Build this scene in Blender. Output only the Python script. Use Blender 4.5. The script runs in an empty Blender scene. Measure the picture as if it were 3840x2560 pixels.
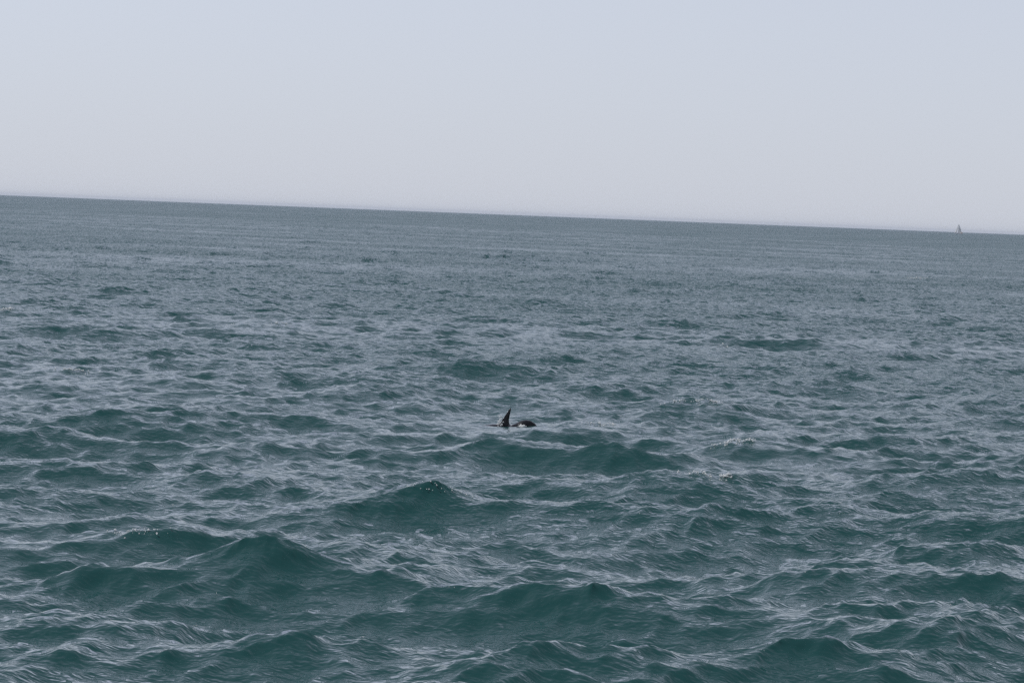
import bpy, bmesh, math, random
import numpy as np
from mathutils import Matrix, Vector

# ---------------------------------------------------------------- camera, sky, sun, exposure
scene = bpy.context.scene
CAM_H = 3.5                                   # eye height on a small boat's deck, metres
SEA_R = 40000.0
cam_data = bpy.data.cameras.new("camera")
cam_data.sensor_width = 36.0
cam_data.lens = 36.0 * 11500.0 / 3840.0
cam_data.clip_start = 0.1
cam_data.clip_end = 120000.0
cam = bpy.data.objects.new("camera", cam_data)
scene.collection.objects.link(cam)
cam.matrix_world = (Matrix.Translation((0, 0, CAM_H)) @ Matrix.Rotation(math.radians(90 - 2.363), 4, 'X')
                    @ Matrix.Rotation(math.radians(2.22), 4, 'Z'))
scene.camera = cam

SUN_EL, SUN_AZ = math.radians(56), math.radians(-68)      # azimuth clockwise from the view direction (+Y)
world = bpy.data.worlds.new("World")
scene.world = world
world.use_nodes = True
wn, wl = world.node_tree.nodes, world.node_tree.links
wn.clear()
sky = wn.new('ShaderNodeTexSky')
sky.sky_type = 'NISHITA'
sky.sun_disc = False
sky.sun_elevation = SUN_EL
sky.sun_rotation = SUN_AZ
sky.altitude = 0.0
sky.air_density = 0.8
sky.dust_density = 0.4
sky.ozone_density = 9.0
milk = wn.new('ShaderNodeHueSaturation')                   # the summer haze takes most of the blue out
milk.inputs['Saturation'].default_value = 0.42
wbg = wn.new('ShaderNodeBackground')
wbg.inputs['Strength'].default_value = 0.119
wout = wn.new('ShaderNodeOutputWorld')
wl.new(sky.outputs[0], milk.inputs['Color'])
cool = wn.new('ShaderNodeMix'); cool.data_type = 'RGBA'; cool.blend_type = 'MULTIPLY'
cool.inputs['Factor'].default_value = 1.0
cool.inputs['B'].default_value = (0.985, 0.978, 1.012, 1)
wl.new(milk.outputs[0], cool.inputs['A'])
veil = wn.new('ShaderNodeMix'); veil.data_type = 'RGBA'     # grey-lavender summer haze, thick at the horizon, thin overhead
veil.inputs['B'].default_value = (5.12, 5.36, 6.02, 1)
vtc = wn.new('ShaderNodeTexCoord'); vsx = wn.new('ShaderNodeSeparateXYZ')
wl.new(vtc.outputs['Generated'], vsx.inputs[0])
vmx = wn.new('ShaderNodeMath'); vmx.operation = 'MAXIMUM'; vmx.inputs[1].default_value = 0.0
vml = wn.new('ShaderNodeMath'); vml.operation = 'MULTIPLY'; vml.inputs[1].default_value = -1 / 0.16
vex = wn.new('ShaderNodeMath'); vex.operation = 'EXPONENT'
vma = wn.new('ShaderNodeMath'); vma.operation = 'MULTIPLY_ADD'; vma.inputs[1].default_value = 0.75; vma.inputs[2].default_value = 0.08
wl.new(vsx.outputs['Z'], vmx.inputs[0]); wl.new(vmx.outputs[0], vml.inputs[0]); wl.new(vml.outputs[0], vex.inputs[0]); wl.new(vex.outputs[0], vma.inputs[0])
wl.new(vma.outputs[0], veil.inputs['Factor'])
wl.new(cool.outputs['Result'], veil.inputs['A'])
wl.new(veil.outputs['Result'], wbg.inputs['Color'])
wl.new(wbg.outputs[0], wout.inputs['Surface'])

sun_data = bpy.data.lights.new("sun", 'SUN')
sun_data.energy = 3.0
sun_data.angle = math.radians(0.53)
sun_data.color = (1.0, 0.965, 0.92)
sun = bpy.data.objects.new("sun", sun_data)
scene.collection.objects.link(sun)
to_sun = Vector((math.sin(SUN_AZ) * math.cos(SUN_EL), math.cos(SUN_AZ) * math.cos(SUN_EL), math.sin(SUN_EL)))
sun.rotation_euler = to_sun.to_track_quat('Z', 'Y').to_euler()

scene.view_settings.view_transform = 'Standard'
scene.view_settings.look = 'None'
scene.view_settings.exposure = 0.0
scene.view_settings.gamma = 1.0
scene.view_settings.use_curve_mapping = False
scene.cycles.max_bounces = 6
scene.cycles.volume_bounces = 0
scene.cycles.sample_clamp_indirect = 4.0
scene.cycles.sample_clamp_direct = 2.5
scene.cycles.use_denoising = False

# ---------------------------------------------------------------- helpers
def mat(name):
    m = bpy.data.materials.new(name)
    m.use_nodes = True
    return m, m.node_tree.nodes, m.node_tree.links, m.node_tree.nodes['Principled BSDF']

def link(name, me, m=None, parent=None, smooth=True):
    o = bpy.data.objects.new(name, me)
    scene.collection.objects.link(o)
    if m: me.materials.append(m)
    if smooth: me.shade_smooth()
    if parent: o.parent = parent
    return o

def mesh(name, verts, faces):
    me = bpy.data.meshes.new(name)
    me.from_pydata([tuple(v) for v in verts], [], [tuple(f) for f in faces])
    me.update()
    return me

def tag(o, label=None, cat=None, group=None, kind=None):
    if label: o['label'] = label
    if cat: o['category'] = cat
    if group: o['group'] = group
    if kind: o['kind'] = kind
    return o

# ---------------------------------------------------------------- the wave field
def cascade(L, N, lam_lo, lam_hi, lam_p, wind, spread, rng, rms=None, crests=()):
    """one tile of a random wind sea: heights and crest-sharpening sideways shifts; the random
    sea is conditioned so that it has the given heights (x, y, z) at the given spots"""
    k1 = np.fft.fftfreq(N, L / N) * 2 * np.pi
    kx, ky = np.meshgrid(k1, k1, indexing='ij')
    k = np.hypot(kx, ky); k[0, 0] = 1e-6
    kp = 2 * np.pi / lam_p
    c = (kx * math.cos(wind) + ky * math.sin(wind)) / k
    D = np.where(c > 0, np.abs(c) ** spread, 0.05 * np.abs(c) ** spread) + 0.03
    S = k ** -4.0 * np.exp(-1.25 * (kp / k) ** 2) * D
    lo, hi = 2 * np.pi / lam_hi, 2 * np.pi / lam_lo
    S *= 1 / (1 + (lo / k) ** 16) / (1 + (k / hi) ** 16)
    S[0, 0] = 0
    A = np.sqrt(S) * (rng.standard_normal((N, N)) + 1j * rng.standard_normal((N, N)))
    h = (np.fft.ifft2(A) * N * N).real
    unit = (rms / h.std()) if rms else 1.0
    unit_small = unit
    A *= unit
    if crests:
        P = np.array(crests)
        def at(arr, x, y): return arr[int(round(x / L * N)) % N, int(round(y / L * N)) % N]
        h *= unit
        cov = (np.fft.ifft2(S) * N * N).real
        M = np.array([[at(cov, p[0] - q[0], p[1] - q[1]) for q in P] for p in P])
        M += np.eye(len(P)) * cov[0, 0] * 0.02
        w = np.linalg.solve(M, np.array([p[2] - at(h, p[0], p[1]) for p in P]))
        for (x, y, z), wi in zip(P, w):
            A += wi * S * np.exp(-1j * (kx * x + ky * y))
    h = np.fft.ifft2(A) * N * N
    dx = np.fft.ifft2(1j * kx / k * A) * N * N
    dy = np.fft.ifft2(1j * ky / k * A) * N * N
    return (np.stack([dx.real, dy.real, h.real], -1).astype(np.float32), L, N), unit * L

def sample(tile, X, Y):
    t, L, N = tile
    u, v = X / L * N, Y / L * N
    i, j = np.floor(u).astype(np.int64), np.floor(v).astype(np.int64)
    a, b = (u - i)[..., None].astype(np.float32), (v - j)[..., None].astype(np.float32)
    i0, j0, i1, j1 = i % N, j % N, (i + 1) % N, (j + 1) % N
    return (t[i0, j0] * (1 - a) * (1 - b) + t[i1, j0] * a * (1 - b) + t[i0, j1] * (1 - a) * b + t[i1, j1] * a * b)

WIND = math.radians(-68)                     # waves run towards the camera and a little to the right
rng = np.random.default_rng(11)
# crests and hollows one can point to: x, y, height
CRESTS = [
    (-2.31, 28.41, 0.42), (-1.89, 28.20, 0.34), (-1.38, 28.47, 0.18), (-0.65, 28.15, 0.06), (0.11, 28.24, 0.03), (-2.73, 27.96, 0.24), (0.05, 26.36, -0.10),
    (-1.45, 26.46, -0.08), (-1.33, 34.34, -0.10), (-0.80, 35.48, 0.30), (0.32, 35.68, 0.17), (-2.69, 56.86, 0.28), (-5.35, 47.70, 0.20), (-4.68, 48.41, 0.18),
    (2.40, 24.22, 0.22), (6.35, 41.94, 0.24), (5.81, 42.29, 0.19), (0.46, 26.96, 0.20), (-0.05, 22.20, 0.10), (1.14, 35.85, 0.17), (2.70, 35.45, 0.16),
    (3.97, 36.91, 0.18), (5.24, 35.89, 0.20), (5.05, 32.92, 0.18), (3.50, 56.82, 0.25), (3.40, 47.33, 0.15), (2.61, 39.47, 0.18), (-3.47, 31.23, 0.18),
    (-1.38, 23.75, 0.18), (-6.19, 77.26, 0.24), (-1.09, 67.08, 0.28), (3.11, 27.44, 0.16), (2.77, 29.83, 0.16), (3.55, 25.91, 0.20), (-2.58, 25.08, 0.06),
    (-5.02, 41.12, -0.08), (8.21, 89.07, 0.22), (-10.44, 77.88, 0.22), (7.19, 66.93, 0.20), (-0.03, 50.27, 0.02), (-0.02, 47.53, -0.06), (1.51, 50.62, 0.10),
]
DOLPHIN = (-0.055, 50.55)
big, u_big = cascade(211.0, 1536, 0.7, 40.0, 5.0, WIND, 1.6, rng, 0.070, CRESTS)
small, _ = cascade(47.0, 1280, 0.13, 0.7, 5.0, WIND + 0.15, 1.2, rng)
s_small = 1.55 * u_big / 47.0
s_ref = 1.0

def sea_shift(X, Y, res):
    """displacement (dx, dy, dz) of the sea at rest points X, Y; res = local mesh spacing"""
    B = sample(big, X, Y) * s_ref
    S = sample(small, X, Y) * s_small
    wB = np.clip(1.5 - res / 2.2, 0, 1)[..., None]
    wS = np.clip(1.5 - res / 0.5, 0, 1)[..., None]
    B = B * np.array([1.0, 1.0, 1.0], np.float32)
    D = B * wB + S * wS * np.array([0.85, 0.85, 1.0], np.float32)
    q = np.exp(-(((X - DOLPHIN[0]) / 1.3) ** 2 + ((Y - DOLPHIN[1]) / 1.6) ** 2))[..., None]
    D = D * (1 - 0.75 * q)
    # the swimming animal pushes low rings of water away from its back
    u = np.clip(X - DOLPHIN[0], -0.45, 0.45)
    rr = np.hypot(X - DOLPHIN[0] - u, Y - DOLPHIN[1])
    D[..., 2] += (0.022 * np.cos(2 * np.pi * (rr - 0.35) / 0.62) * np.exp(-((rr - 0.35) / 0.8) ** 2) * (rr > 0.04)).astype(np.float32)
    return D

def build_sea():
    rows = [9.0]
    while rows[-1] < SEA_R:
        r = rows[-1]
        rows.append(r * (1.02 if r < 17 else 1.0034 if r < 60 else 1.0031 if r < 260 else 1.0036 if r < 720 else 1.035))
    rr = np.array(rows)
    half = math.radians(14.5)
    th = np.concatenate([np.linspace(-half, half, 1101), np.linspace(half, 2 * math.pi - half, 62)[1:-1]])
    nr, nt = len(rr), len(th)
    R_, T_ = np.meshgrid(rr, th, indexing='ij')
    jit = np.random.default_rng(3).uniform(-0.33, 0.33, R_.shape) * np.gradient(rr)[:, None]     # no straight rows of points far out
    R_ = R_ + jit * np.clip((R_ - 110) / 120, 0, 1) * (R_ < SEA_R * 0.8)
    X, Y = R_ * np.sin(T_), R_ * np.cos(T_)
    dth = np.where(th <= half + 1e-9, 2 * half / 1100, 0.095)
    res = np.maximum(np.gradient(rr)[:, None] * 0.6, rr[:, None] * dth[None, :])
    D = sea_shift(X, Y, res)
    V = np.stack([X, Y, np.zeros_like(X)], -1) + D
    V = np.concatenate([V.reshape(-1, 3), [[0, 0, 0]]]).astype(np.float32)
    i, j = np.meshgrid(np.arange(nr - 1), np.arange(nt), indexing='ij')
    j2 = (j + 1) % nt
    Q = np.stack([i * nt + j, i * nt + j2, (i + 1) * nt + j2, (i + 1) * nt + j], -1).reshape(-1, 4)
    c = nr * nt
    tri = np.stack([np.full(nt, c), (np.arange(nt) + 1) % nt, np.arange(nt)], -1)
    me = bpy.data.meshes.new("sea")
    me.vertices.add(len(V)); me.vertices.foreach_set("co", V.ravel())
    loops = np.concatenate([Q.ravel(), tri.ravel()]).astype(np.int32)
    starts = np.concatenate([np.arange(len(Q)) * 4, len(Q) * 4 + np.arange(nt) * 3]).astype(np.int32)
    me.loops.add(len(loops)); me.loops.foreach_set("vertex_index", loops)
    me.polygons.add(len(starts)); me.polygons.foreach_set("loop_start", starts)
    me.update(calc_edges=True)
    # waves the mesh is too coarse for go on as ripples in the water's slopes
    for nm_, w in (("fine_ripple", np.clip((res - 0.02) / 0.22, 0, 1)), ("far_chop", 1 - np.clip(1.5 - res / 2.2, 0, 1))):
        at = me.attributes.new(nm_, 'FLOAT', 'POINT')
        at.data.foreach_set("value", np.concatenate([w.ravel(), [1.0]]).astype(np.float32))
    return me, V

# water: clear surface gloss over green depth, with ripples finer than the mesh as real slopes
m_sea, n, l, bsdf = mat("sea_water")
n.remove(bsdf)
depth = n.new('ShaderNodeBsdfDiffuse')                     # light welling up out of the green depth
depth.inputs['Color'].default_value = (0.010, 0.051, 0.051, 1)
gloss = n.new('ShaderNodeBsdfGlossy')
gloss.inputs['Color'].default_value = (1, 1, 1, 1)
gloss.inputs['Roughness'].default_value = 0.02
fres = n.new('ShaderNodeFresnel'); fres.inputs['IOR'].default_value = 1.333
mixs = n.new('ShaderNodeMixShader')
l.new(fres.outputs[0], mixs.inputs[0]); l.new(depth.outputs[0], mixs.inputs[1]); l.new(gloss.outputs[0], mixs.inputs[2])
l.new(mixs.outputs[0], n['Material Output'].inputs['Surface'])
geom = n.new('ShaderNodeNewGeometry')
def ripple(scale, detail, rough, stretch, rot, eps, amp):
    mp = n.new('ShaderNodeMapping')
    mp.inputs['Rotation'].default_value = (0, 0, rot)
    mp.inputs['Scale'].default_value = (1.0, stretch, 1.0)
    outs = []
    for off in ((0, 0, 0), (eps, 0, 0), (0, eps, 0)):
        ad = n.new('ShaderNodeVectorMath'); ad.operation = 'ADD'; ad.inputs[1].default_value = off
        l.new(geom.outputs['Position'], ad.inputs[0])
        mp = n.new('ShaderNodeMapping')
        mp.inputs['Rotation'].default_value = (0, 0, rot)
        mp.inputs['Scale'].default_value = (1.0, stretch, 0.0)
        l.new(ad.outputs[0], mp.inputs['Vector'])
        nz = n.new('ShaderNodeTexNoise'); nz.noise_dimensions = '2D'
        nz.inputs['Scale'].default_value = scale
        nz.inputs['Detail'].default_value = detail
        nz.inputs['Roughness'].default_value = rough
        l.new(mp.outputs[0], nz.inputs['Vector'])
        outs.append(nz.outputs['Fac'])
    cmb = n.new('ShaderNodeCombineXYZ')
    for idx in (1, 2):
        d = n.new('ShaderNodeMath'); d.operation = 'SUBTRACT'
        l.new(outs[0], d.inputs[0]); l.new(outs[idx], d.inputs[1])
        k = n.new('ShaderNodeMath'); k.operation = 'MULTIPLY'; k.inputs[1].default_value = amp / eps
        l.new(d.outputs[0], k.inputs[0]); l.new(k.outputs[0], cmb.inputs[idx - 1])
    return cmb.outputs[0]
def weighted(vec, attr):
    at = n.new('ShaderNodeAttribute'); at.attribute_name = attr
    sc = n.new('ShaderNodeVectorMath'); sc.operation = 'SCALE'
    l.new(vec, sc.inputs[0]); l.new(at.outputs['Fac'], sc.inputs['Scale'])
    return sc.outputs[0]
g1 = ripple(3.2, 2.0, 0.5, 1.4, math.radians(-22), 0.02, 0.026)
g2 = ripple(13.0, 1.0, 0.5, 1.5, math.radians(10), 0.005, 0.0125)
g3 = weighted(ripple(2.8, 1.0, 0.5, 1.4, math.radians(-22), 0.02, 0.10), "fine_ripple")
g4 = weighted(ripple(0.35, 2.0, 0.5, 1.5, math.radians(-20), 0.1, 0.58), "far_chop")
acc = None
for g in (g1, g2, g3, g4):
    if acc is None: acc = g; continue
    a = n.new('ShaderNodeVectorMath'); a.operation = 'ADD'
    l.new(acc, a.inputs[0]); l.new(g, a.inputs[1]); acc = a.outputs[0]
# gusts: the wind roughens some patches of water more than others
gm = n.new('ShaderNodeMapping'); gm.inputs['Scale'].default_value = (0.03, 0.05, 0.0); gm.inputs['Rotation'].default_value = (0, 0, 0.35)
gn = n.new('ShaderNodeTexNoise'); gn.noise_dimensions = '2D'; gn.inputs['Scale'].default_value = 1.0; gn.inputs['Detail'].default_value = 5.0
gr = n.new('ShaderNodeMapRange'); gr.inputs['From Min'].default_value = 0.3; gr.inputs['From Max'].default_value = 0.7
gr.inputs['To Min'].default_value = 0.5; gr.inputs['To Max'].default_value = 1.55
l.new(geom.outputs['Position'], gm.inputs['Vector']); l.new(gm.outputs[0], gn.inputs['Vector']); l.new(gn.outputs['Fac'], gr.inputs['Value'])
gs = n.new('ShaderNodeVectorMath'); gs.operation = 'SCALE'
l.new(acc, gs.inputs[0]); l.new(gr.outputs[0], gs.inputs['Scale'])
tot = n.new('ShaderNodeVectorMath'); tot.operation = 'ADD'
l.new(gs.outputs[0], tot.inputs[0]); l.new(geom.outputs['Normal'], tot.inputs[1])
n0 = n.new('ShaderNodeVectorMath'); n0.operation = 'NORMALIZE'; l.new(tot.outputs[0], n0.inputs[0])
# ripple slopes hidden behind their own crest cannot be met by any ray (camera, reflected or otherwise): turn them to face it
dp = n.new('ShaderNodeVectorMath'); dp.operation = 'DOT_PRODUCT'
l.new(n0.outputs[0], dp.inputs[0]); l.new(geom.outputs['Incoming'], dp.inputs[1])
sb = n.new('ShaderNodeMath'); sb.operation = 'SUBTRACT'; sb.inputs[0].default_value = 0.05; l.new(dp.outputs['Value'], sb.inputs[1])
mxm = n.new('ShaderNodeMath'); mxm.operation = 'MAXIMUM'; mxm.inputs[1].default_value = 0.0; l.new(sb.outputs[0], mxm.inputs[0])
m2 = n.new('ShaderNodeMath'); m2.operation = 'MULTIPLY'; m2.inputs[1].default_value = 1.8; l.new(mxm.outputs[0], m2.inputs[0])
fx = n.new('ShaderNodeVectorMath'); fx.operation = 'SCALE'
l.new(geom.outputs['Incoming'], fx.inputs[0]); l.new(m2.outputs[0], fx.inputs['Scale'])
fa = n.new('ShaderNodeVectorMath'); fa.operation = 'ADD'
l.new(n0.outputs[0], fa.inputs[0]); l.new(fx.outputs[0], fa.inputs[1])
nm = n.new('ShaderNodeVectorMath'); nm.operation = 'NORMALIZE'; l.new(fa.outputs[0], nm.inputs[0])
l.new(nm.outputs[0], gloss.inputs['Normal']); l.new(nm.outputs[0], fres.inputs['Normal'])
lift = n.new('ShaderNodeVectorMath'); lift.operation = 'ADD'; lift.inputs[1].default_value = (0, 0, 1.6)
l.new(geom.outputs['Normal'], lift.inputs[0])
upn = n.new('ShaderNodeVectorMath'); upn.operation = 'NORMALIZE'
l.new(lift.outputs[0], upn.inputs[0]); l.new(upn.outputs[0], depth.inputs['Normal'])

sea_mesh, SEA_V = build_sea()
sea = link("sea", sea_mesh, m_sea)
tag(sea, "choppy green-blue open sea reaching the horizon", "sea", kind="structure")

class Patch:
    """heights of the built sea near one spot"""
    def __init__(self, x, y, r):
        k = (np.abs(SEA_V[:, 0] - x) < r) & (np.abs(SEA_V[:, 1] - y) < r + 0.5)
        self.v = SEA_V[k]
    def z(self, x, y):
        d = (self.v[:, 0] - x) ** 2 + (self.v[:, 1] - y) ** 2
        return float(np.mean(self.v[np.argpartition(d, 3)[:3], 2]))

# ---------------------------------------------------------------- haze
m_haze = bpy.data.materials.new("haze")
m_haze.use_nodes = True
hn = m_haze.node_tree.nodes; hn.clear()
ho = hn.new('ShaderNodeOutputMaterial'); hv = hn.new('ShaderNodeVolumePrincipled')
hv.inputs['Color'].default_value = (0.70, 0.78, 0.92, 1)
hv.inputs['Density'].default_value = 0.00002
hv.inputs['Anisotropy'].default_value = 0.2
m_haze.node_tree.links.new(hv.outputs[0], ho.inputs['Volume'])
E_ = SEA_R + 4000
hb = [(x, y, z) for z in (-3.0, 30.0) for x, y in ((-E_, -E_), (E_, -E_), (E_, E_), (-E_, E_))]
haze = link("haze", mesh("haze", hb, [(3, 2, 1, 0), (4, 5, 6, 7), (0, 1, 5, 4), (1, 2, 6, 5), (2, 3, 7, 6), (3, 0, 4, 7)]), m_haze, smooth=False)
tag(haze, "pale summer haze over the sea", "haze", kind="stuff")

# ---------------------------------------------------------------- dolphin
m_skin, n, l, b = mat("wet_dolphin_skin")
nz = n.new('ShaderNodeTexNoise'); nz.inputs['Scale'].default_value = 9.0; nz.inputs['Detail'].default_value = 4
cr = n.new('ShaderNodeValToRGB')
cr.color_ramp.elements[0].position, cr.color_ramp.elements[0].color = 0.35, (0.005, 0.005, 0.007, 1)
cr.color_ramp.elements[1].position, cr.color_ramp.elements[1].color = 0.70, (0.011, 0.011, 0.015, 1)
tc = n.new('ShaderNodeTexCoord')
l.new(tc.outputs['Object'], nz.inputs['Vector']); l.new(nz.outputs['Fac'], cr.inputs['Fac']); l.new(cr.outputs[0], b.inputs['Base Color'])
b.inputs['Roughness'].default_value = 0.22
b.inputs['IOR'].default_value = 1.38

def loft(bm, rings):
    vs = [[bm.verts.new(p) for p in r] for r in rings]
    k = len(rings[0])
    for a, c in zip(vs[:-1], vs[1:]):
        for i in range(k):
            bm.faces.new((a[i], a[(i + 1) % k], c[(i + 1) % k], c[i]))
    bm.faces.new(vs[0][::-1]); bm.faces.new(vs[-1])

def blade(bm, root, span, chord_dir, thick_dir, sections, k=12):
    """a fin: sections of (along span, chord offset, half chord, half thickness)"""
    rings = []
    for t, off, hc, ht in sections:
        c = root + span * t + chord_dir * off
        rings.append([c + chord_dir * (hc * math.cos(2 * math.pi * i / k)) + thick_dir * (ht * math.sin(2 * math.pi * i / k)) for i in range(k)])
    loft(bm, rings)

def build_dolphin():
    bm = bmesh.new()
    # along the body (tail +), top of the back, half height, half width
    prof = [(-1.24, -0.60, .012, .014), (-1.20, -0.575, .028, .032), (-1.10, -0.53, .036, .042), (-1.02, -0.47, .055, .06),
            (-0.94, -0.385, .095, .095), (-0.80, -0.27, .14, .135), (-0.62, -0.135, .18, .175), (-0.42, 0.006, .21, .20),
            (-0.22, 0.042, .225, .21), (-0.05, 0.040, .22, .205), (0.08, 0.026, .20, .19), (0.17, 0.060, .175, .165),
            (0.26, 0.108, .15, .14), (0.35, 0.126, .13, .115), (0.43, 0.112, .115, .095), (0.51, 0.062, .10, .078),
            (0.58, -0.03, .088, .062), (0.66, -0.16, .075, .048), (0.76, -0.31, .06, .036), (0.88, -0.45, .045, .028), (1.0, -0.54, .03, .02)]
    xs = [p[0] for p in prof]
    rings = []
    for i, (s, top, hb, hw) in enumerate(prof):
        i0, i1 = max(0, i - 1), min(len(prof) - 1, i + 1)
        tx, tz = prof[i1][0] - prof[i0][0], (prof[i1][1] - prof[i1][2]) - (prof[i0][1] - prof[i0][2])
        q = math.hypot(tx, tz); tx, tz = tx / q, tz / q
        c = Vector((s, 0, top)) - Vector((-tz, 0, tx)) * hb
        up = Vector((-tz, 0, tx))
        rings.append([c + up * (hb * math.cos(2 * math.pi * a / 20)) + Vector((0, 1, 0)) * (hw * math.sin(2 * math.pi * a / 20)) for a in range(20)])
    loft(bm, rings)
    X, Y, Z = Vector((1, 0, 0)), Vector((0, 1, 0)), Vector((0, 0, 1))
    # tall slim dorsal fin, swept back
    blade(bm, Vector((-0.005, 0, -0.03)), Z, X, Y, [(0, -.025, .145, .032), (.05, -.018, .104, .028), (.10, -.008, .076, .025), (.16, .010, .055, .021),
          (.22, .034, .041, .018), (.28, .058, .027, .014), (.32, .074, .018, .011), (.345, .084, .009, .007)])
    for sgn in (-1, 1):          # flippers
        blade(bm, Vector((-0.55, sgn * .13, -0.36)), Vector((0.35, sgn * .75, -.55)).normalized(), X, Z, [(0, 0, .08, .02), (.12, .03, .075, .018), (.24, .08, .05, .014), (.33, .13, .02, .01)])
    for sgn in (-1, 1):          # flukes
        blade(bm, Vector((1.0, 0, -0.565)), Vector((0.35, sgn * 1.0, -0.05)).normalized(), Vector((.93, 0, -.36)), Vector((.36, 0, .93)),
              [(0, 0, .09, .02), (.1, .02, .085, .016), (.2, .05, .06, .013), (.3, .09, .025, .01)])
    me = bpy.data.meshes.new("dolphin")
    bmesh.ops.recalc_face_normals(bm, faces=bm.faces)
    bm.to_mesh(me); bm.free()
    return me

near = Patch(DOLPHIN[0], DOLPHIN[1], 2.0)
WATER_Z = float(np.median([near.z(DOLPHIN[0] + a, DOLPHIN[1] - 0.2) for a in (-.5, -.25, 0, .25, .5)]))
dolphin = link("dolphin", build_dolphin(), m_skin)
dolphin.location = (DOLPHIN[0], DOLPHIN[1], WATER_Z + 0.012)
dolphin.rotation_euler = (0, 0, math.radians(14))
rm = dolphin.modifiers.new("one_skin", 'REMESH'); rm.mode = 'VOXEL'; rm.voxel_size = 0.009; rm.use_smooth_shade = True
sm = dolphin.modifiers.new("soften", 'SMOOTH'); sm.factor = 0.5; sm.iterations = 3
tag(dolphin, "black dolphin breaking the surface, slim upright dorsal fin and arched wet back", "dolphin")

# ---------------------------------------------------------------- spray and foam
m_foam, n, l, b = mat("foam_droplets")
b.inputs['Base Color'].default_value = (0.92, 0.93, 0.93, 1)
b.inputs['Roughness'].default_value = 0.2
tr = n.new('ShaderNodeBsdfTranslucent'); tr.inputs['Color'].default_value = (0.9, 0.92, 0.92, 1)
mxs = n.new('ShaderNodeMixShader'); mxs.inputs[0].default_value = 0.5
l.new(b.outputs[0], mxs.inputs[1]); l.new(tr.outputs[0], mxs.inputs[2]); l.new(mxs.outputs[0], n['Material Output'].inputs['Surface'])
ICO = bmesh.new(); bmesh.ops.create_icosphere(ICO, subdivisions=1, radius=1.0)
ICO_V = np.array([v.co[:] for v in ICO.verts]); ICO_F = np.array([[v.index for v in f.verts] for f in ICO.faces]); ICO.free()

def drops(name, pts, label, cat):
    """pts: list of (x, y, z, r): little uneven drops and bubbles joined into one burst"""
    rg = np.random.default_rng(len(pts))
    V, F_ = [], []
    for x, y, z, r in pts:
        st = r * rg.uniform(0.7, 1.3, 3)
        F_.append(ICO_F + len(V) * len(ICO_V)); V.append(ICO_V * st + (x, y, z))
    o = link(name, mesh(name, np.concatenate(V), np.concatenate(F_)), m_foam)
    return tag(o, label, cat, kind="stuff")

rnd = random.Random(5)
cy_, sy_ = math.cos(math.radians(14)), math.sin(math.radians(14))
def at_dolphin(u, v, z): return (DOLPHIN[0] + u * cy_ - v * sy_, DOLPHIN[1] + u * sy_ + v * cy_, WATER_Z + z)
P = []
for _ in range(75):                                     # thrown up on the left of the fin
    t = rnd.random() ** 1.6
    P.append(at_dolphin(-0.06 - 0.10 * rnd.random() * (1 - .4 * t) , rnd.uniform(-.12, .06), 0.02 + 0.17 * t) + (rnd.uniform(.004, .011),))
for _ in range(26):                                     # and on its right
    P.append(at_dolphin(rnd.uniform(.04, .10), rnd.uniform(-.1, .05), rnd.uniform(.02, .12)) + (rnd.uniform(.003, .008),))
for _ in range(14):                                     # drops flying over the back
    u = rnd.uniform(.06, .24)
    P.append(at_dolphin(u, rnd.uniform(.0, .10), .10 + .3 * (u - .06) * .4 + rnd.gauss(0, .016)) + (rnd.uniform(.002, .005),))
P.append(at_dolphin(0.018, -.03, .262) + (.010,))
drops("water_spray", P, "white water drops flying up beside the dolphin's fin", "spray")
P = []
for _ in range(520):                                    # foam lump washing over the back
    a = rnd.uniform(0, 6.283)
    q = rnd.random() ** .5 * (0.72 + 0.22 * math.sin(3 * a + 0.6) + 0.16 * math.sin(7 * a) + (0.35 if rnd.random() < .12 else 0))
    u, z = 0.245 + 0.070 * q * math.cos(a), 0.030 + 0.040 * q * math.sin(a)
    P.append(at_dolphin(u, -0.165 - .05 * (1 - q) - .6 * max(0, .04 - z), z) + (rnd.uniform(.006, .015) * max(.35, 1.15 - .6 * q),))
for _ in range(70):                                     # and bubbles strung along the waterline
    P.append(at_dolphin(rnd.uniform(-.35, .5), -0.24 + rnd.uniform(-.1, .05), rnd.uniform(-.01, .02)) + (rnd.uniform(.003, .008),))
drops("foam_lump", P, "lump of white foam breaking over the dolphin's dark back", "foam")

def crest_foam(x, y, length, count, label, size=1.0, lump=0.0):
    """bubbles along the top of the nearest crest"""
    pa = Patch(x, y, length + 0.8)
    P = []
    v = pa.v
    for _ in range(count):
        u = rnd.gauss(0, 0.5) if rnd.random() > lump else 0.8 + rnd.gauss(0, 0.12)
        u = max(-1.2, min(1.2, u)) * length / 2
        k = v[(np.abs(v[:, 0] - (x + u)) < 0.06) & (np.abs(v[:, 1] - y) < 0.7)]
        if not len(k): continue
        t = k[np.argmax(k[:, 2])]
        dy = -abs(rnd.gauss(0, .07))
        px, py = x + u + rnd.uniform(-.03, .03), float(t[1]) + dy
        r = rnd.uniform(.003, .009) * size * (1.3 if rnd.random() < .15 else 1)
        P.append((px, py, pa.z(px, py) + r * rnd.uniform(.2, 1.6), r))
    drops("crest_foam", P, label, "foam")
crest_foam(3.35, 55.90, 1.0, 70, "sparkling foam on the wave crest beyond and right of the dolphin", 1.4, .5)
crest_foam(3.44, 47.64, 0.7, 80, "little burst of foam on the pointed crest right of the dolphin", 1.4, .3)
crest_foam(2.58, 39.46, 0.7, 100, "foam bead at the end of the crest below and right of the dolphin", 1.3, .6)
crest_foam(1.51, 50.62, 0.5, 60, "thin foam on the low wave just right of the dolphin", 1.2, .3)
crest_foam(-3.78, 30.94, 0.6, 60, "row of bright bubbles on the small crest left of the largest wave", 0.9)
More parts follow.
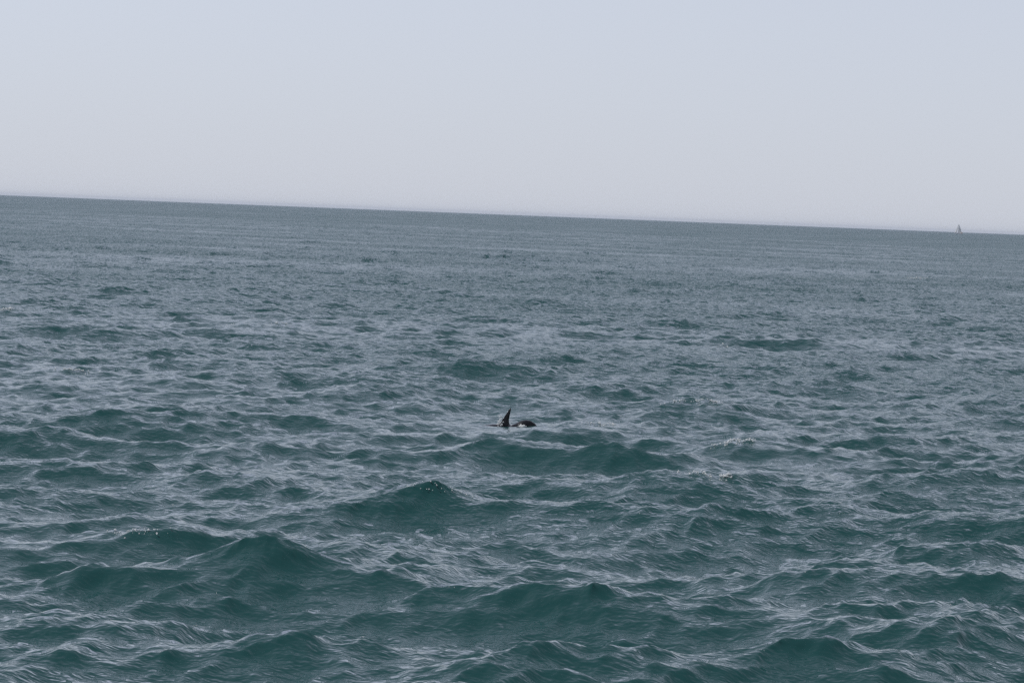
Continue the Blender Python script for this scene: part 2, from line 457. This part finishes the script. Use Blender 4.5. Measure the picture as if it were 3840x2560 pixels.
crest_foam(-0.80, 35.31, 0.8, 50, "bubbles along the top of the wave in front of the dolphin", 0.9, .3)
crest_foam(-7.45, 88.92, 1.5, 60, "foam streak on the far crest beyond the dolphin at left", 2.2)
crest_foam(6.42, 86.92, 1.4, 50, "foam streak on the far crest below the yacht side", 2.4, .3)
crest_foam(-15.40, 92.97, 1.2, 50, "foam streak on the far crest at the left edge", 2.4)
crest_foam(-8.65, 60.56, 0.8, 40, "pale foam streak on the water at far left, level beyond the dolphin", 1.8)
crest_foam(29.30, 222.55, 2.0, 50, "small far whitecap at the right towards the yacht", 4.0)
P = []                                                  # loose bubbles drifting on the near water
for _ in range(150):
    d = rnd.uniform(22.5, 45.0); px, py = d * rnd.uniform(-.165, .165), d
    P.append((px, py))
pts = []
vis = SEA_V[(SEA_V[:, 1] > 21) & (SEA_V[:, 1] < 46) & (np.abs(SEA_V[:, 0]) < 8)]
for px, py in P:
    d2 = (vis[:, 0] - px) ** 2 + (vis[:, 1] - py) ** 2
    t = vis[int(np.argmin(d2))]
    for _ in range(rnd.choice((1, 1, 2, 3))):
        r = rnd.uniform(.002, .0045)
        pts.append((float(t[0]) + rnd.gauss(0, .02), float(t[1]) + rnd.gauss(0, .02), float(t[2]) + r * .3, r))
drops("drifting_bubbles", pts, "loose white bubbles scattered over the near water", "bubbles")

# ---------------------------------------------------------------- sailing yacht on the horizon
def plain(name, col, rough=0.5, through=0.0):
    m, n, l, b = mat(name)
    nz = n.new('ShaderNodeTexNoise'); nz.inputs['Scale'].default_value = 0.8; nz.inputs['Detail'].default_value = 3
    mx = n.new('ShaderNodeMix'); mx.data_type = 'RGBA'
    mx.inputs['A'].default_value = (*[c * 0.9 for c in col], 1); mx.inputs['B'].default_value = (*col, 1)
    l.new(nz.outputs['Fac'], mx.inputs['Factor']); l.new(mx.outputs['Result'], b.inputs['Base Color'])
    b.inputs['Roughness'].default_value = rough
    if through:
        tr = n.new('ShaderNodeBsdfTranslucent'); l.new(mx.outputs['Result'], tr.inputs['Color'])
        ms = n.new('ShaderNodeMixShader'); ms.inputs[0].default_value = through
        l.new(b.outputs[0], ms.inputs[1]); l.new(tr.outputs[0], ms.inputs[2]); l.new(ms.outputs[0], n['Material Output'].inputs['Surface'])
    return m
m_hull = plain("white_gelcoat", (0.80, 0.80, 0.82), 0.3)
m_sail = plain("sailcloth", (0.85, 0.85, 0.85), 0.7, 0.6)
m_main = plain("weathered_sailcloth", (0.86, 0.86, 0.86), 0.8, 0.55)
m_spar = plain("anodised_spar", (0.30, 0.30, 0.32), 0.4)
m_canvas = plain("tan_canvas", (0.62, 0.52, 0.42), 0.8)
m_glass = plain("cabin_glass", (0.03, 0.03, 0.035), 0.1)

yacht = bpy.data.objects.new("sailing_yacht", None)
scene.collection.objects.link(yacht)
tag(yacht, "white sailing yacht with two raised sails on the far horizon", "sailboat")
LOA, MAST = 16.5, 20.0
yacht.location = (865.0, 6000.0, 0.0)
yacht.scale = (0.98, 0.98, 0.98)
yacht.rotation_euler = (math.radians(3), 0, math.radians(-8))

bm = bmesh.new(); rings = []                     # hull: bow at -x, stern at +x
for i in range(15):
    t = i / 14; x = -LOA / 2 + LOA * t
    w = 2.25 * (math.sin(math.pi * min(1, t * 0.62 + 0.02)) ** 0.75) * (1 if t < .7 else 1 - .35 * (t - .7) / .3)
    sheer = 1.75 - 0.9 * t + 0.45 * t * t; keel = -0.55 * math.sin(math.pi * min(1, .08 + t * .86)) - .05
    rake = -0.9 * (1 - t) ** 3
    rings.append([Vector((x + rake * (z - keel) / (sheer - keel) , y, z)) for y, z in
                  ((-w, sheer), (-w * .97, sheer * .55), (-w * .82, 0.05), (-w * .4, keel * .8), (0, keel), (w * .4, keel * .8), (w * .82, .05), (w * .97, sheer * .55), (w, sheer), (0, sheer + .12))])
loft(bm, rings); bmesh.ops.recalc_face_normals(bm, faces=bm.faces)
me = bpy.data.meshes.new("hull"); bm.to_mesh(me); bm.free()
hull = link("hull", me, m_hull, yacht)

def box_mesh(name, x0, x1, w0, w1, z0, z1, slope=0.6):
    v = [(x0, -w0, z0), (x1, -w0, z0), (x1, w0, z0), (x0, w0, z0), (x0 + slope, -w1, z1), (x1 - slope * .3, -w1, z1), (x1 - slope * .3, w1, z1), (x0 + slope, w1, z1)]
    bm = bmesh.new(); vs = [bm.verts.new(p) for p in v]
    for f in ((3, 2, 1, 0), (4, 5, 6, 7), (0, 1, 5, 4), (1, 2, 6, 5), (2, 3, 7, 6), (3, 0, 4, 7)): bm.faces.new([vs[k] for k in f])
    bmesh.ops.bevel(bm, geom=bm.edges[:], offset=0.08, segments=2, affect='EDGES')
    me = bpy.data.meshes.new(name); bm.to_mesh(me); bm.free(); return me
cabin = link("cabin", box_mesh("cabin", -3.6, 2.6, 1.35, 1.1, 1.0, 2.05), m_hull, yacht)
for sgn in (-1, 1):
    link("window", box_mesh("window", -2.4, 1.6, .03, .03, 1.45, 1.75, .15), m_glass, cabin).location = (0, sgn * 1.27, 0)
link("canvas_dodger", box_mesh("canvas_dodger", 3.0, 6.6, 1.5, 1.2, 1.0, 3.1, 0.7), m_canvas, yacht)
def spar(name, a, b_, r, parent):
    bm = bmesh.new(); a, b_ = Vector(a), Vector(b_); d = (b_ - a).normalized()
    u = d.orthogonal().normalized(); v = d.cross(u)
    loft(bm, [[p + (u * math.cos(k * math.pi / 5) + v * math.sin(k * math.pi / 5)) * q for k in range(10)] for p, q in ((a, r), ((a + b_) / 2, r), (b_, r * .7))])
    me = bpy.data.meshes.new(name); bm.to_mesh(me); bm.free(); return link(name, me, m_spar, parent)
mx_ = -1.6
spar("mast", (mx_, 0, 1.2), (mx_ + .25, 0, MAST), 0.12, yacht)
boom = spar("boom", (mx_, 0, 2.9), (5.4, -2.2, 3.0), 0.10, yacht)
spar("forestay", (-LOA / 2 - .6, 0, 1.8), (mx_ + .2, 0, MAST - 1.2), 0.03, yacht)
spar("backstay", (LOA / 2 - .3, 0, 1.2), (mx_ + .25, 0, MAST), 0.025, yacht)
def sail(name, tack, head, clew, belly, m, parent):
    tack, head, clew = map(Vector, (tack, head, clew)); N_ = 16; vs, fs = [], []
    nrm = (head - tack).cross(clew - tack).normalized()
    for i in range(N_ + 1):
        t = i / N_
        a, c = tack.lerp(head, t), clew.lerp(head, t)
        c = c + (clew - tack).normalized() * (0.35 * math.sin(math.pi * t))
        for j in range(9):
            s_ = j / 8; vs.append(a.lerp(c, s_) + nrm * belly * math.sin(math.pi * s_ ** .8) * (1 - t) ** .6)
    for i in range(N_):
        for j in range(8):
            q = i * 9 + j; fs.append((q, q + 1, q + 10, q + 9))
    o = link(name, mesh(name, vs, fs), m, parent)
    so = o.modifiers.new("cloth_thickness", 'SOLIDIFY'); so.thickness = 0.02
    return o
sail("mainsail", (mx_ + .15, .0, 3.1), (mx_ + .3, 0, MAST - .3), (5.2, -2.2, 3.2), -0.5, m_main, yacht)
sail("jib", (-LOA / 2 - .5, 0, 2.0), (mx_ + .1, 0, MAST - 1.6), (-4.7, -3.0, 2.6), -0.5, m_sail, yacht)
